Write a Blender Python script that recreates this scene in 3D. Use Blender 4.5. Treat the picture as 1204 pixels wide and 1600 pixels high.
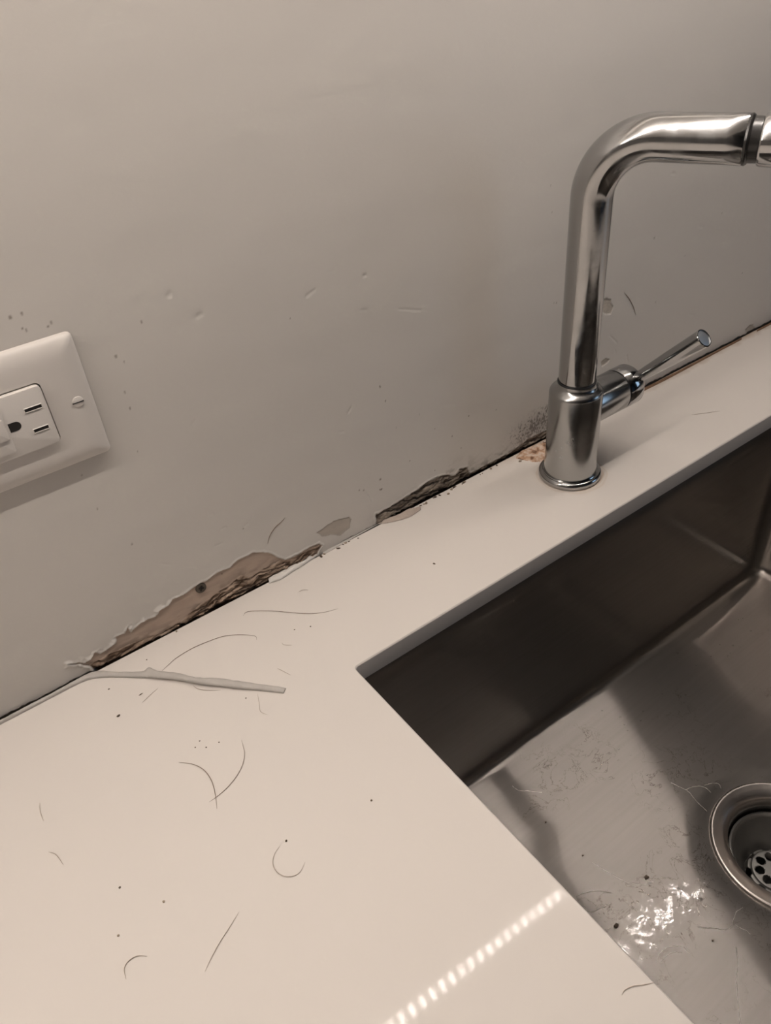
import bpy, bmesh, math, random
import numpy as np
from mathutils import Vector, Matrix

for o in list(bpy.data.objects): bpy.data.objects.remove(o, do_unlink=True)
SC = bpy.context.scene
COL = SC.collection
random.seed(4)
PI = math.pi

# ------------------------------------------------------------------ camera (solved from the vanishing lines of wall, sink and tap)
FPX = 1197.9
EUL = (0.9161, 0.0791, -0.6329)
CAM = np.array([-0.0083, -0.3889, 0.3613])
def rot3(a):
    cx, sx, cy, sy, cz, sz = math.cos(a[0]), math.sin(a[0]), math.cos(a[1]), math.sin(a[1]), math.cos(a[2]), math.sin(a[2])
    return np.array([[cz,-sz,0],[sz,cz,0],[0,0,1]]) @ np.array([[cy,0,sy],[0,1,0],[-sy,0,cy]]) @ np.array([[1,0,0],[0,cx,-sx],[0,sx,cx]])
RM = rot3(EUL)
cam_data = bpy.data.cameras.new('camera')
cam_data.sensor_fit = 'HORIZONTAL'; cam_data.sensor_width = 36.0
cam_data.lens = 36.0 * FPX / 1204.0
cam_data.clip_start = 0.01; cam_data.clip_end = 50
cam = bpy.data.objects.new('camera', cam_data); COL.objects.link(cam)
cam.matrix_world = Matrix([list(RM[i]) + [CAM[i]] for i in range(3)] + [[0,0,0,1]])
SC.camera = cam

# ------------------------------------------------------------------ world, exposure, added fill lamp
SC.view_settings.view_transform = 'Standard'
SC.view_settings.look = 'None'
SC.view_settings.gamma = 1.0
SC.view_settings.use_curve_mapping = False
SC.view_settings.exposure = 0.0
world = bpy.data.worlds.new('world'); SC.world = world; world.use_nodes = True
world.node_tree.nodes['Background'].inputs[0].default_value = (0.9, 0.85, 0.8, 1)
world.node_tree.nodes['Background'].inputs[1].default_value = 0.02
LED_STRENGTH = 230.0
STRIP_Y, STRIP_Z = -0.1125, 0.5
def area(name, loc, size, power, color, target):
    l = bpy.data.lights.new(name, 'AREA'); l.shape = 'RECTANGLE'; l.size, l.size_y = size; l.energy = power; l.color = color
    o = bpy.data.objects.new(name, l); COL.objects.link(o); o.location = loc
    o.rotation_euler = (Vector(target) - Vector(loc)).to_track_quat('-Z', 'Y').to_euler()
    return o
area('fill_lamp_light', (-0.9, -0.75, 1.42), (0.5, 0.5), 4.5, (1.0, 0.88, 0.78), (-0.5, -0.9, 0))  # unseen warm area light, added as fill for the room

# ------------------------------------------------------------------ helpers
def W(u, v, axis=1, val=0.0):
    """point of the photographed surface (plane axis=val) seen at photo pixel u, v"""
    d = RM @ np.array([(u-602)/FPX, -(v-800)/FPX, -1.0])
    t = (val - CAM[axis]) / d[axis]
    return CAM + t*d

def new_mat(name): 
    m = bpy.data.materials.new(name); m.use_nodes = True
    return m, m.node_tree, m.node_tree.nodes['Principled BSDF']
def N(nt, t, **kw):
    n = nt.nodes.new(t)
    for k, v in kw.items():
        if k.startswith('i_'): n.inputs[k[2:].replace('_', ' ')].default_value = v
        else: setattr(n, k, v)
    return n
def simple(name, col, rough=0.5, metal=0.0, bump=0.0, bscale=200.0, var=0.0, vscale=30.0, coat=0.0, spec=0.5):
    m, nt, b = new_mat(name)
    b.inputs['Base Color'].default_value = (*col, 1); b.inputs['Roughness'].default_value = rough; b.inputs['Metallic'].default_value = metal
    b.inputs['Coat Weight'].default_value = coat; b.inputs['Specular IOR Level'].default_value = spec
    tc = N(nt, 'ShaderNodeTexCoord')
    if var > 0:
        n = N(nt, 'ShaderNodeTexNoise', i_Scale=vscale, i_Detail=5.0)
        nt.links.new(tc.outputs['Object'], n.inputs['Vector'])
        mx = N(nt, 'ShaderNodeMix', data_type='RGBA')
        mx.inputs[6].default_value = (*[c*(1-var) for c in col], 1); mx.inputs[7].default_value = (*[min(1, c*(1+var)) for c in col], 1)
        nt.links.new(n.outputs['Fac'], mx.inputs[0]); nt.links.new(mx.outputs[2], b.inputs['Base Color'])
    if bump > 0:
        n = N(nt, 'ShaderNodeTexNoise', i_Scale=bscale, i_Detail=4.0)
        nt.links.new(tc.outputs['Object'], n.inputs['Vector'])
        bp = N(nt, 'ShaderNodeBump', i_Strength=1.0, i_Distance=bump)
        nt.links.new(n.outputs['Fac'], bp.inputs['Height']); nt.links.new(bp.outputs['Normal'], b.inputs['Normal'])
    return m

def link_obj(name, me, mat, parent=None):
    o = bpy.data.objects.new(name, me); COL.objects.link(o)
    if mat is not None and len(me.materials) == 0: me.materials.append(mat)
    if parent is not None: o.parent = parent
    return o
def from_bm(name, bm, mat, parent=None, smooth=False, angle=None):
    bmesh.ops.recalc_face_normals(bm, faces=bm.faces)
    me = bpy.data.meshes.new(name); bm.to_mesh(me); bm.free()
    if smooth:
        for p in me.polygons: p.use_smooth = True
        if angle: me.set_sharp_from_angle(angle=math.radians(angle))
    return link_obj(name, me, mat, parent)
def empty(name, loc=(0,0,0), rotz=0):
    o = bpy.data.objects.new(name, None); COL.objects.link(o); o.location = loc; o.rotation_euler = (0,0,rotz); o.empty_display_size = .02
    return o
def tag(o, label=None, cat=None, group=None, kind=None):
    if label: o['label'] = label
    if cat: o['category'] = cat
    if group: o['group'] = group
    if kind: o['kind'] = kind
    return o
def box(bm, x0, x1, y0, y1, z0, z1, bevel=0.0, seg=2):
    vs = bmesh.ops.create_cube(bm, size=1.0)['verts']
    for v in vs:
        v.co = Vector(((x0+x1)/2 + v.co.x*(x1-x0), (y0+y1)/2 + v.co.y*(y1-y0), (z0+z1)/2 + v.co.z*(z1-z0)))
    if bevel > 0:
        es = list({e for v in vs for e in v.link_edges})
        bmesh.ops.bevel(bm, geom=es, offset=bevel, segments=seg, profile=0.5, affect='EDGES')
def frame_of(d):
    d = Vector(d).normalized(); a = Vector((0,0,1)) if abs(d.z) < .9 else Vector((1,0,0))
    u = d.cross(a).normalized(); v = d.cross(u).normalized()
    return d, u, v
def lathe(bm, prof, origin=(0,0,0), axis=(0,0,1), n=64, close=False):
    """prof: list of (radius, distance along axis)"""
    d, u, v = frame_of(axis); o = Vector(origin); rings = []
    for r, h in prof:
        if r < 1e-7: rings.append([bm.verts.new(o + d*h)])
        else: rings.append([bm.verts.new(o + d*h + u*r*math.cos(2*PI*i/n) + v*r*math.sin(2*PI*i/n)) for i in range(n)])
    pairs = list(zip(rings[:-1], rings[1:])) + ([(rings[-1], rings[0])] if close else [])
    for a, b in pairs:
        for i in range(n):
            j = (i+1) % n
            if len(a) == 1 and len(b) == 1: continue
            if len(a) == 1: bm.faces.new((a[0], b[i], b[j]))
            elif len(b) == 1: bm.faces.new((a[i], b[0], a[j]))
            else: bm.faces.new((a[i], b[i], b[j], a[j]))
def tube(bm, pts, rad, n=32, caps=True):
    """sweep a circle along points (rad number or list) with parallel transport"""
    pts = [Vector(p) for p in pts]; rs = rad if isinstance(rad, (list, tuple)) else [rad]*len(pts)
    t = (pts[1]-pts[0]).normalized(); _, u, v = frame_of(t); rings = []
    for i, p in enumerate(pts):
        if 0 < i < len(pts)-1: t2 = ((pts[i+1]-p).normalized() + (p-pts[i-1]).normalized()).normalized()
        elif i == 0: t2 = t
        else: t2 = (p-pts[i-1]).normalized()
        q = t.rotation_difference(t2); u = q @ u; v = q @ v; t = t2
        rings.append([bm.verts.new(p + u*rs[i]*math.cos(2*PI*k/n) + v*rs[i]*math.sin(2*PI*k/n)) for k in range(n)])
    for a, b in zip(rings[:-1], rings[1:]):
        for k in range(n): bm.faces.new((a[k], a[(k+1)%n], b[(k+1)%n], b[k]))
    if caps: bm.faces.new(rings[0]); bm.faces.new(list(reversed(rings[-1])))
def smooth_path(pts, k=6):
    P = [Vector(p) for p in pts]; P = [P[0]*2-P[1]] + P + [P[-1]*2-P[-2]]; out = []
    for i in range(1, len(P)-2):
        for j in range(k):
            t = j/k; a, b, c, d = P[i-1], P[i], P[i+1], P[i+2]
            out.append(0.5*((2*b) + (c-a)*t + (2*a-5*b+4*c-d)*t*t + (3*b-a-3*c+d)*t**3))
    out.append(P[-2]); return out

# numpy noise ------------------------------------------------------
def vnoise(x, y, seed=0):
    rs = np.random.RandomState(seed); T = rs.rand(256, 256)
    xi = np.floor(x).astype(int); yi = np.floor(y).astype(int); xf = x-xi; yf = y-yi
    xf = xf*xf*(3-2*xf); yf = yf*yf*(3-2*yf)
    a = T[xi & 255, yi & 255]; b = T[(xi+1) & 255, yi & 255]; c = T[xi & 255, (yi+1) & 255]; d = T[(xi+1) & 255, (yi+1) & 255]
    return (a*(1-xf)+b*xf)*(1-yf) + (c*(1-xf)+d*xf)*yf
def fbm(x, y, seed=0, octv=4):
    s = 0; a = .5; t = 0
    for o in range(octv):
        s = s + a*vnoise(x*2**o + 17.3*o, y*2**o + 5.1*o, seed+o); t += a; a *= .5
    return s/t
def sstep(a, b, x):
    t = np.clip((x-a)/(b-a), 0, 1); return t*t*(3-2*t)
def poly_sd(px, pz, poly):
    """signed distance to a polygon, positive inside"""
    P = np.array(poly); inside = np.zeros(px.shape, bool); dmin = np.full(px.shape, 1e9)
    for i in range(len(P)):
        a = P[i]; b = P[(i+1) % len(P)]
        e = b-a; wx = px-a[0]; wz = pz-a[1]
        t = np.clip((wx*e[0]+wz*e[1])/(e@e+1e-18), 0, 1)
        dmin = np.minimum(dmin, np.hypot(wx-t*e[0], wz-t*e[1]))
        if e[1] != 0:
            c = ((a[1] > pz) != (b[1] > pz)) & (px < (b[0]-a[0])*(pz-a[1])/(b[1]-a[1]) + a[0])
            inside ^= c
    return np.where(inside, dmin, -dmin)
def grid_mesh(name, X, Y, Z):
    """X, Y, Z arrays (rows, cols) -> mesh with smooth quads"""
    nr, nc = X.shape
    me = bpy.data.meshes.new(name)
    co = np.stack([X, Y, Z], -1).reshape(-1, 3).astype(np.float32)
    i = np.arange(nr*nc).reshape(nr, nc)
    q = np.stack([i[:-1,:-1], i[:-1,1:], i[1:,1:], i[1:,:-1]], -1).reshape(-1, 4).astype(np.int32)
    me.vertices.add(len(co)); me.vertices.foreach_set('co', co.ravel())
    me.loops.add(q.size); me.loops.foreach_set('vertex_index', q.ravel())
    me.polygons.add(len(q)); me.polygons.foreach_set('loop_start', np.arange(0, q.size, 4, dtype=np.int32))
    me.update(calc_edges=True)
    me.polygons.foreach_set('use_smooth', np.ones(len(q), bool))
    return me

# ------------------------------------------------------------------ materials
def srgb(r, g, b):
    return tuple(((c/255+.055)/1.055)**2.4 if c/255 > .04045 else c/255/12.92 for c in (r, g, b))
PAINT = np.array([0.645, 0.61, 0.567])
M = {}
def wall_material():
    m, nt, b = new_mat('wall_paint')
    at = N(nt, 'ShaderNodeAttribute', attribute_name='Col')
    nt.links.new(at.outputs['Color'], b.inputs['Base Color'])
    b.inputs['Roughness'].default_value = 0.42; b.inputs['Specular IOR Level'].default_value = 0.35
    rr = N(nt, 'ShaderNodeMapRange'); nt.links.new(at.outputs['Alpha'], rr.inputs[0]); rr.inputs[3].default_value = 0.95; rr.inputs[4].default_value = 0.42
    nt.links.new(rr.outputs[0], b.inputs['Roughness'])
    tc = N(nt, 'ShaderNodeTexCoord')
    mp = N(nt, 'ShaderNodeMapping'); mp.inputs['Scale'].default_value = (1, 1, 2.2)
    nt.links.new(tc.outputs['Object'], mp.inputs[0])
    n1 = N(nt, 'ShaderNodeTexNoise', i_Scale=160.0, i_Detail=3.0); nt.links.new(mp.outputs[0], n1.inputs['Vector'])
    n2 = N(nt, 'ShaderNodeTexNoise', i_Scale=14.0, i_Detail=2.0); nt.links.new(mp.outputs[0], n2.inputs['Vector'])
    b1 = N(nt, 'ShaderNodeBump', i_Strength=1.0, i_Distance=0.00012); nt.links.new(n1.outputs['Fac'], b1.inputs['Height'])
    b2 = N(nt, 'ShaderNodeBump', i_Strength=1.0, i_Distance=0.0008); nt.links.new(n2.outputs['Fac'], b2.inputs['Height'])
    nt.links.new(b1.outputs['Normal'], b2.inputs['Normal']); nt.links.new(b2.outputs['Normal'], b.inputs['Normal'])
    return m
M['wall'] = wall_material()
M['room_wall'] = simple('room_wall_paint', (0.22, 0.21, 0.20), 0.7, bump=.0004, bscale=60)
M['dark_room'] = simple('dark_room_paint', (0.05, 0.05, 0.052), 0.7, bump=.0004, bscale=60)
M['ceiling'] = simple('ceiling_paint', (0.35, 0.33, 0.31), 0.8, bump=.0004, bscale=60)
M['wood'] = simple('floor_boards', (0.20, 0.12, 0.07), 0.45, var=.4, vscale=6)
M['cab_white'] = simple('white_lacquer', (0.62, 0.60, 0.57), 0.35, var=.03)
M['blue_cab'] = simple('blue_lacquer', (0.03, 0.07, 0.14), 0.35, var=.1)

def counter_material():
    m, nt, b = new_mat('white_quartz')
    tc = N(nt, 'ShaderNodeTexCoord')
    n = N(nt, 'ShaderNodeTexNoise', i_Scale=6.0, i_Detail=3.0); nt.links.new(tc.outputs['Object'], n.inputs['Vector'])
    mx = N(nt, 'ShaderNodeMix', data_type='RGBA'); mx.inputs[6].default_value = (0.645, 0.60, 0.56, 1); mx.inputs[7].default_value = (0.685, 0.64, 0.595, 1)
    nt.links.new(n.outputs['Fac'], mx.inputs[0])
    # dried mineral ring round the tap's foot
    sp = N(nt, 'ShaderNodeVectorMath', operation='DISTANCE'); nt.links.new(tc.outputs['Object'], sp.inputs[0]); sp.inputs[1].default_value = (0.3895, -0.0515, 0)
    nn = N(nt, 'ShaderNodeTexNoise', i_Scale=70.0, i_Detail=3.0); nt.links.new(tc.outputs['Object'], nn.inputs['Vector'])
    ad = N(nt, 'ShaderNodeMath', operation='MULTIPLY_ADD'); nt.links.new(nn.outputs['Fac'], ad.inputs[0]); ad.inputs[1].default_value = 0.006; nt.links.new(sp.outputs['Value'], ad.inputs[2])
    cr = N(nt, 'ShaderNodeValToRGB'); e = cr.color_ramp.elements
    mr = N(nt, 'ShaderNodeMapRange'); mr.inputs[1].default_value = 0.024; mr.inputs[2].default_value = 0.036; nt.links.new(ad.outputs[0], mr.inputs[0]); nt.links.new(mr.outputs[0], cr.inputs[0])
    e[0].position = 0; e[0].color = (.55,.55,.55,1); e[1].position = 1; e[1].color = (0,0,0,1)
    for p_, c_ in ((.25,.5),(.38,.12),(.5,.3),(.6,.05)): q = e.new(p_); q.color = (c_,c_,c_,1)
    m2 = N(nt, 'ShaderNodeMix', data_type='RGBA'); nt.links.new(cr.outputs[0], m2.inputs[0]); nt.links.new(mx.outputs[2], m2.inputs[6]); m2.inputs[7].default_value = (0.50, 0.36, 0.24, 1)
    # brown seepage along the back edge, right of the tap
    sx = N(nt, 'ShaderNodeSeparateXYZ'); nt.links.new(tc.outputs['Object'], sx.inputs[0])
    ny = N(nt, 'ShaderNodeMath', operation='MULTIPLY_ADD'); nt.links.new(nn.outputs['Fac'], ny.inputs[0]); ny.inputs[1].default_value = 0.012; nt.links.new(sx.outputs['Y'], ny.inputs[2])
    ry = N(nt, 'ShaderNodeMapRange'); ry.inputs[1].default_value = -0.004; ry.inputs[2].default_value = 0.005; nt.links.new(ny.outputs[0], ry.inputs[0])
    rx = N(nt, 'ShaderNodeMapRange'); rx.inputs[1].default_value = 0.34; rx.inputs[2].default_value = 0.40; nt.links.new(sx.outputs['X'], rx.inputs[0])
    mu = N(nt, 'ShaderNodeMath', operation='MULTIPLY'); nt.links.new(ry.outputs[0], mu.inputs[0]); nt.links.new(rx.outputs[0], mu.inputs[1])
    mu2 = N(nt, 'ShaderNodeMath', operation='MULTIPLY'); nt.links.new(mu.outputs[0], mu2.inputs[0]); mu2.inputs[1].default_value = 0.6
    m3 = N(nt, 'ShaderNodeMix', data_type='RGBA'); nt.links.new(mu2.outputs[0], m3.inputs[0]); nt.links.new(m2.outputs[2], m3.inputs[6]); m3.inputs[7].default_value = (0.30, 0.17, 0.08, 1)
    nt.links.new(m3.outputs[2], b.inputs['Base Color'])
    b.inputs['Roughness'].default_value = 0.048
    b.inputs['Specular IOR Level'].default_value = 0.055
    return m
M['counter'] = counter_material()

def chrome_material(name='chrome', rough=0.10, spots=0.6, col=(0.45,0.45,0.45)):
    m, nt, b = new_mat(name)
    b.inputs['Metallic'].default_value = 1.0; b.inputs['Base Color'].default_value = (*col, 1)
    tc = N(nt, 'ShaderNodeTexCoord')
    n = N(nt, 'ShaderNodeTexNoise', i_Scale=45.0, i_Detail=6.0, i_Roughness=0.65); nt.links.new(tc.outputs['Object'], n.inputs['Vector'])
    mr = N(nt, 'ShaderNodeMapRange'); mr.inputs[1].default_value = .45; mr.inputs[2].default_value = .75; mr.inputs[3].default_value = rough; mr.inputs[4].default_value = rough + .35*spots
    nt.links.new(n.outputs['Fac'], mr.inputs[0]); nt.links.new(mr.outputs[0], b.inputs['Roughness'])
    return m
M['chrome'] = chrome_material()
M['chrome_dull'] = chrome_material('worn_chrome', 0.19, 0.4, (0.42,0.42,0.415))
M['tip'] = chrome_material('satin_tip', 0.45, 0.1, (0.62,0.64,0.66))
M['black'] = simple('black_rubber', (0.012, 0.012, 0.013), 0.45)
M['black_gloss'] = simple('black_plastic', (0.02, 0.019, 0.018), 0.25)

SCRATCH = .62
def sink_material(name='brushed_steel'):
    m, nt, b = new_mat(name)
    b.inputs['Metallic'].default_value = 1.0; b.inputs['Anisotropic'].default_value = 1.0
    geo = N(nt, 'ShaderNodeNewGeometry'); tc = N(nt, 'ShaderNodeTexCoord')
    cr = N(nt, 'ShaderNodeVectorMath', operation='CROSS_PRODUCT'); nt.links.new(geo.outputs['Normal'], cr.inputs[0]); cr.inputs[1].default_value = (1, -.2, 0)
    nm = N(nt, 'ShaderNodeVectorMath', operation='NORMALIZE'); nt.links.new(cr.outputs[0], nm.inputs[0]); nt.links.new(nm.outputs[0], b.inputs['Tangent'])
    # hairline brushing: every scratch tips the surface across the grain
    wn = N(nt, 'ShaderNodeTexWhiteNoise', noise_dimensions='3D'); nt.links.new(geo.outputs['Position'], wn.inputs['Vector'])
    sz = N(nt, 'ShaderNodeSeparateXYZ'); nt.links.new(geo.outputs['Normal'], sz.inputs[0])
    fl = N(nt, 'ShaderNodeMapRange'); fl.inputs[1].default_value = .6; fl.inputs[2].default_value = .95; fl.inputs[3].default_value = .04; fl.inputs[4].default_value = SCRATCH; nt.links.new(sz.outputs['Z'], fl.inputs[0])
    su = N(nt, 'ShaderNodeMath', operation='SUBTRACT'); nt.links.new(wn.outputs['Value'], su.inputs[0]); su.inputs[1].default_value = .5
    ml = N(nt, 'ShaderNodeMath', operation='MULTIPLY'); nt.links.new(su.outputs[0], ml.inputs[0]); nt.links.new(fl.outputs[0], ml.inputs[1])
    sc = N(nt, 'ShaderNodeVectorMath', operation='SCALE'); nt.links.new(nm.outputs[0], sc.inputs[0]); nt.links.new(ml.outputs[0], sc.inputs['Scale'])
    av = N(nt, 'ShaderNodeVectorMath', operation='ADD'); nt.links.new(geo.outputs['Normal'], av.inputs[0]); nt.links.new(sc.outputs[0], av.inputs[1])
    nv = N(nt, 'ShaderNodeVectorMath', operation='NORMALIZE'); nt.links.new(av.outputs[0], nv.inputs[0]); nt.links.new(nv.outputs[0], b.inputs['Normal'])
    rg = N(nt, 'ShaderNodeMapRange'); rg.inputs[1].default_value = .6; rg.inputs[2].default_value = .95; rg.inputs[3].default_value = .10; rg.inputs[4].default_value = .145; nt.links.new(sz.outputs['Z'], rg.inputs[0])
    nt.links.new(rg.outputs[0], b.inputs['Roughness'])
    mp = N(nt, 'ShaderNodeMapping'); mp.inputs['Scale'].default_value = (8, 300, 300); nt.links.new(tc.outputs['Object'], mp.inputs[0])
    n = N(nt, 'ShaderNodeTexNoise', i_Scale=1.0, i_Detail=4.0); nt.links.new(mp.outputs[0], n.inputs['Vector'])
    mx = N(nt, 'ShaderNodeMix', data_type='RGBA'); mx.inputs[6].default_value = (0.29, 0.27, 0.25, 1); mx.inputs[7].default_value = (0.35, 0.325, 0.305, 1)
    nt.links.new(n.outputs['Fac'], mx.inputs[0]); nt.links.new(mx.outputs[2], b.inputs['Base Color'])
    # thin dried water film in patches: glossy, finely wrinkled
    d = N(nt, 'ShaderNodeTexNoise', i_Scale=24.0, i_Detail=9.0, i_Roughness=0.72, i_Distortion=.8); nt.links.new(tc.outputs['Object'], d.inputs['Vector'])
    mr = N(nt, 'ShaderNodeMapRange'); mr.inputs[1].default_value = .485; mr.inputs[2].default_value = .50; nt.links.new(d.outputs['Fac'], mr.inputs[0])
    e = N(nt, 'ShaderNodeTexNoise', i_Scale=420.0, i_Detail=2.0); nt.links.new(tc.outputs['Object'], e.inputs['Vector'])
    ad = N(nt, 'ShaderNodeMath', operation='MULTIPLY_ADD'); nt.links.new(mr.outputs[0], ad.inputs[0]); ad.inputs[1].default_value = .5; nt.links.new(e.outputs['Fac'], ad.inputs[2])
    bp = N(nt, 'ShaderNodeBump', i_Strength=1.0, i_Distance=0.00006); nt.links.new(ad.outputs[0], bp.inputs['Height']); nt.links.new(bp.outputs['Normal'], b.inputs['Coat Normal'])
    g2 = N(nt, 'ShaderNodeTexNoise', i_Scale=170.0, i_Detail=3.0); nt.links.new(tc.outputs['Object'], g2.inputs['Vector'])
    gm = N(nt, 'ShaderNodeMapRange'); gm.inputs[1].default_value = .47; gm.inputs[2].default_value = .51; nt.links.new(g2.outputs['Fac'], gm.inputs[0])
    gx = N(nt, 'ShaderNodeMath', operation='MULTIPLY'); nt.links.new(gm.outputs[0], gx.inputs[0]); nt.links.new(mr.outputs[0], gx.inputs[1])
    # the older, duller part of the finish scatters widely
    b2 = N(nt, 'ShaderNodeBsdfPrincipled'); b2.inputs['Metallic'].default_value = 1.0; b2.inputs['Roughness'].default_value = .5; nt.links.new(mx.outputs[2], b2.inputs['Base Color'])
    ms = N(nt, 'ShaderNodeMixShader'); ms.inputs[0].default_value = .30
    nt.links.new(b.outputs[0], ms.inputs[1]); nt.links.new(b2.outputs[0], ms.inputs[2]); nt.links.new(ms.outputs[0], nt.nodes['Material Output'].inputs['Surface'])
    fz = N(nt, 'ShaderNodeMapRange'); fz.inputs[1].default_value = .8; fz.inputs[2].default_value = .95; nt.links.new(sz.outputs['Z'], fz.inputs[0])
    gy = N(nt, 'ShaderNodeMath', operation='MULTIPLY'); nt.links.new(gx.outputs[0], gy.inputs[0]); nt.links.new(fz.outputs[0], gy.inputs[1])
    # dried tide lines: thin brownish contours in scattered patches
    c1 = N(nt, 'ShaderNodeTexNoise', i_Scale=48.0, i_Detail=5.0, i_Roughness=.62, i_Distortion=.6); nt.links.new(tc.outputs['Object'], c1.inputs['Vector'])
    ca_ = N(nt, 'ShaderNodeMath', operation='SUBTRACT'); nt.links.new(c1.outputs['Fac'], ca_.inputs[0]); ca_.inputs[1].default_value = .5
    cb_ = N(nt, 'ShaderNodeMath', operation='ABSOLUTE'); nt.links.new(ca_.outputs[0], cb_.inputs[0])
    cc_ = N(nt, 'ShaderNodeMapRange'); cc_.inputs[1].default_value = .003; cc_.inputs[2].default_value = .011; cc_.inputs[3].default_value = 1; cc_.inputs[4].default_value = 0; nt.links.new(cb_.outputs[0], cc_.inputs[0])
    c2 = N(nt, 'ShaderNodeTexNoise', i_Scale=15.0, i_Detail=3.0); nt.links.new(tc.outputs['Object'], c2.inputs['Vector'])
    cd_ = N(nt, 'ShaderNodeMapRange'); cd_.inputs[1].default_value = .50; cd_.inputs[2].default_value = .60
    ds_ = N(nt, 'ShaderNodeVectorMath', operation='DISTANCE'); nt.links.new(geo.outputs['Position'], ds_.inputs[0]); ds_.inputs[1].default_value = (.255, -.285, -.222)
    dm_ = N(nt, 'ShaderNodeMapRange'); dm_.inputs[1].default_value = .02; dm_.inputs[2].default_value = .15; dm_.inputs[3].default_value = .14; dm_.inputs[4].default_value = -.06; nt.links.new(ds_.outputs['Value'], dm_.inputs[0])
    da_ = N(nt, 'ShaderNodeMath', operation='ADD'); nt.links.new(c2.outputs['Fac'], da_.inputs[0]); nt.links.new(dm_.outputs[0], da_.inputs[1]); nt.links.new(da_.outputs[0], cd_.inputs[0])
    ce_ = N(nt, 'ShaderNodeMath', operation='MULTIPLY'); nt.links.new(cc_.outputs[0], ce_.inputs[0]); nt.links.new(cd_.outputs[0], ce_.inputs[1])
    cf_ = N(nt, 'ShaderNodeMath', operation='MULTIPLY'); nt.links.new(ce_.outputs[0], cf_.inputs[0]); nt.links.new(fz.outputs[0], cf_.inputs[1])
    cg_ = N(nt, 'ShaderNodeMath', operation='MULTIPLY'); nt.links.new(cf_.outputs[0], cg_.inputs[0]); cg_.inputs[1].default_value = .55
    cm_ = N(nt, 'ShaderNodeMix', data_type='RGBA'); nt.links.new(cg_.outputs[0], cm_.inputs[0]); nt.links.new(mx.outputs[2], cm_.inputs[6]); cm_.inputs[7].default_value = (.10,.075,.055,1)
    nt.links.new(cm_.outputs[2], b.inputs['Base Color']); nt.links.new(cm_.outputs[2], b2.inputs['Base Color'])
    nt.links.new(gy.outputs[0], b.inputs['Coat Weight']); b.inputs['Coat Roughness'].default_value = .02; b.inputs['Coat IOR'].default_value = 1.5
    return m
M['steel'] = sink_material()
M['drain_steel'] = chrome_material('drain_steel', 0.30, 0.3, (0.52, 0.48, 0.45))
M['basket'] = chrome_material('dull_basket_steel', 0.5, 0.2, (0.25, 0.245, 0.235))
M['drain_dark'] = simple('tarnished_steel', (0.16, 0.155, 0.15), 0.35, metal=1.0, bump=.0002, bscale=120)
M['plate'] = simple('outlet_plastic', (0.66, 0.62, 0.58), 0.30, var=.02)
M['device'] = simple('receptacle_plastic', (0.68, 0.64, 0.60), 0.25, var=.02)
M['slot'] = simple('slot_dark', (0.008, 0.006, 0.005), 0.7)
M['caulk'] = simple('painted_caulk', (0.45, 0.42, 0.39), 0.5, bump=.0003, bscale=400, var=.12, vscale=150)
M['caulk_white'] = simple('white_caulk', (0.62, 0.59, 0.55), 0.4, bump=.0002, bscale=300, var=.08, vscale=150)
M['hair'] = simple('hair', (0.17, 0.105, 0.065), 0.5)
M['hair_pale'] = simple('pale_hair', (0.42, 0.35, 0.29), 0.5)
M['speck'] = simple('dark_crumb', (0.09, 0.065, 0.045), 0.9)
M['crumb'] = simple('gypsum_crumb', (0.30, 0.24, 0.18), 0.9, bump=.0005, bscale=900, var=.3, vscale=600)
M['screw'] = simple('rusted_screw', (0.10, 0.085, 0.07), 0.55, metal=.6, bump=.0004, bscale=500, var=.4, vscale=400)
M['rust'] = simple('rust_crust', (0.50, 0.36, 0.27), 0.9, bump=.0012, bscale=260, var=.35, vscale=220)
_nt = M['rust'].node_tree; _n = [x for x in _nt.nodes if x.type == 'TEX_NOISE' and abs(x.inputs['Scale'].default_value-220) < 1][0]
_cr = N(_nt, 'ShaderNodeValToRGB'); _e = _cr.color_ramp.elements; _e[0].position = .34; _e[0].color = (.16,.08,.045,1); _e[1].position = .62; _e[1].color = (.62,.50,.41,1)
_q = _e.new(.46); _q.color = (.46,.29,.19,1); _nt.links.new(_n.outputs['Fac'], _cr.inputs[0]); _nt.links.new(_cr.outputs[0], _nt.nodes['Principled BSDF'].inputs['Base Color'])
M['flake'] = simple('pinkish_flake', (0.42, 0.35, 0.30), 0.8, bump=.0006, bscale=400, var=.2, vscale=200)
M['brown_caulk'] = simple('stained_caulk', (0.16, 0.09, 0.05), 0.8, bump=.0005, bscale=400, var=.5, vscale=120)
M['water'] = simple('water', (0.9, 0.9, 0.9), 0.03); M['water'].node_tree.nodes['Principled BSDF'].inputs['Transmission Weight'].default_value = 1.0
M['water'].node_tree.nodes['Principled BSDF'].inputs['IOR'].default_value = 1.33
M['scale'] = simple('limescale', (0.55, 0.52, 0.47), 0.35, bump=.0004, bscale=500)
m, nt, b = new_mat('led_glow'); b.inputs['Emission Color'].default_value = (1.0, 0.905, 0.83, 1); b.inputs['Emission Strength'].default_value = LED_STRENGTH; M['led'] = m
m, nt, b = new_mat('dusk_sky_glow'); b.inputs['Emission Color'].default_value = (0.45, 0.70, 1.0, 1); b.inputs['Emission Strength'].default_value = 1.5; M['dusk'] = m
m, nt, b = new_mat('fill_lamp_glow'); b.inputs['Emission Color'].default_value = (1.0, 0.83, 0.68, 1); b.inputs['Emission Strength'].default_value = 2.0; M['lamp'] = m  # glow of the added fill lamp's diffuser

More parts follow.
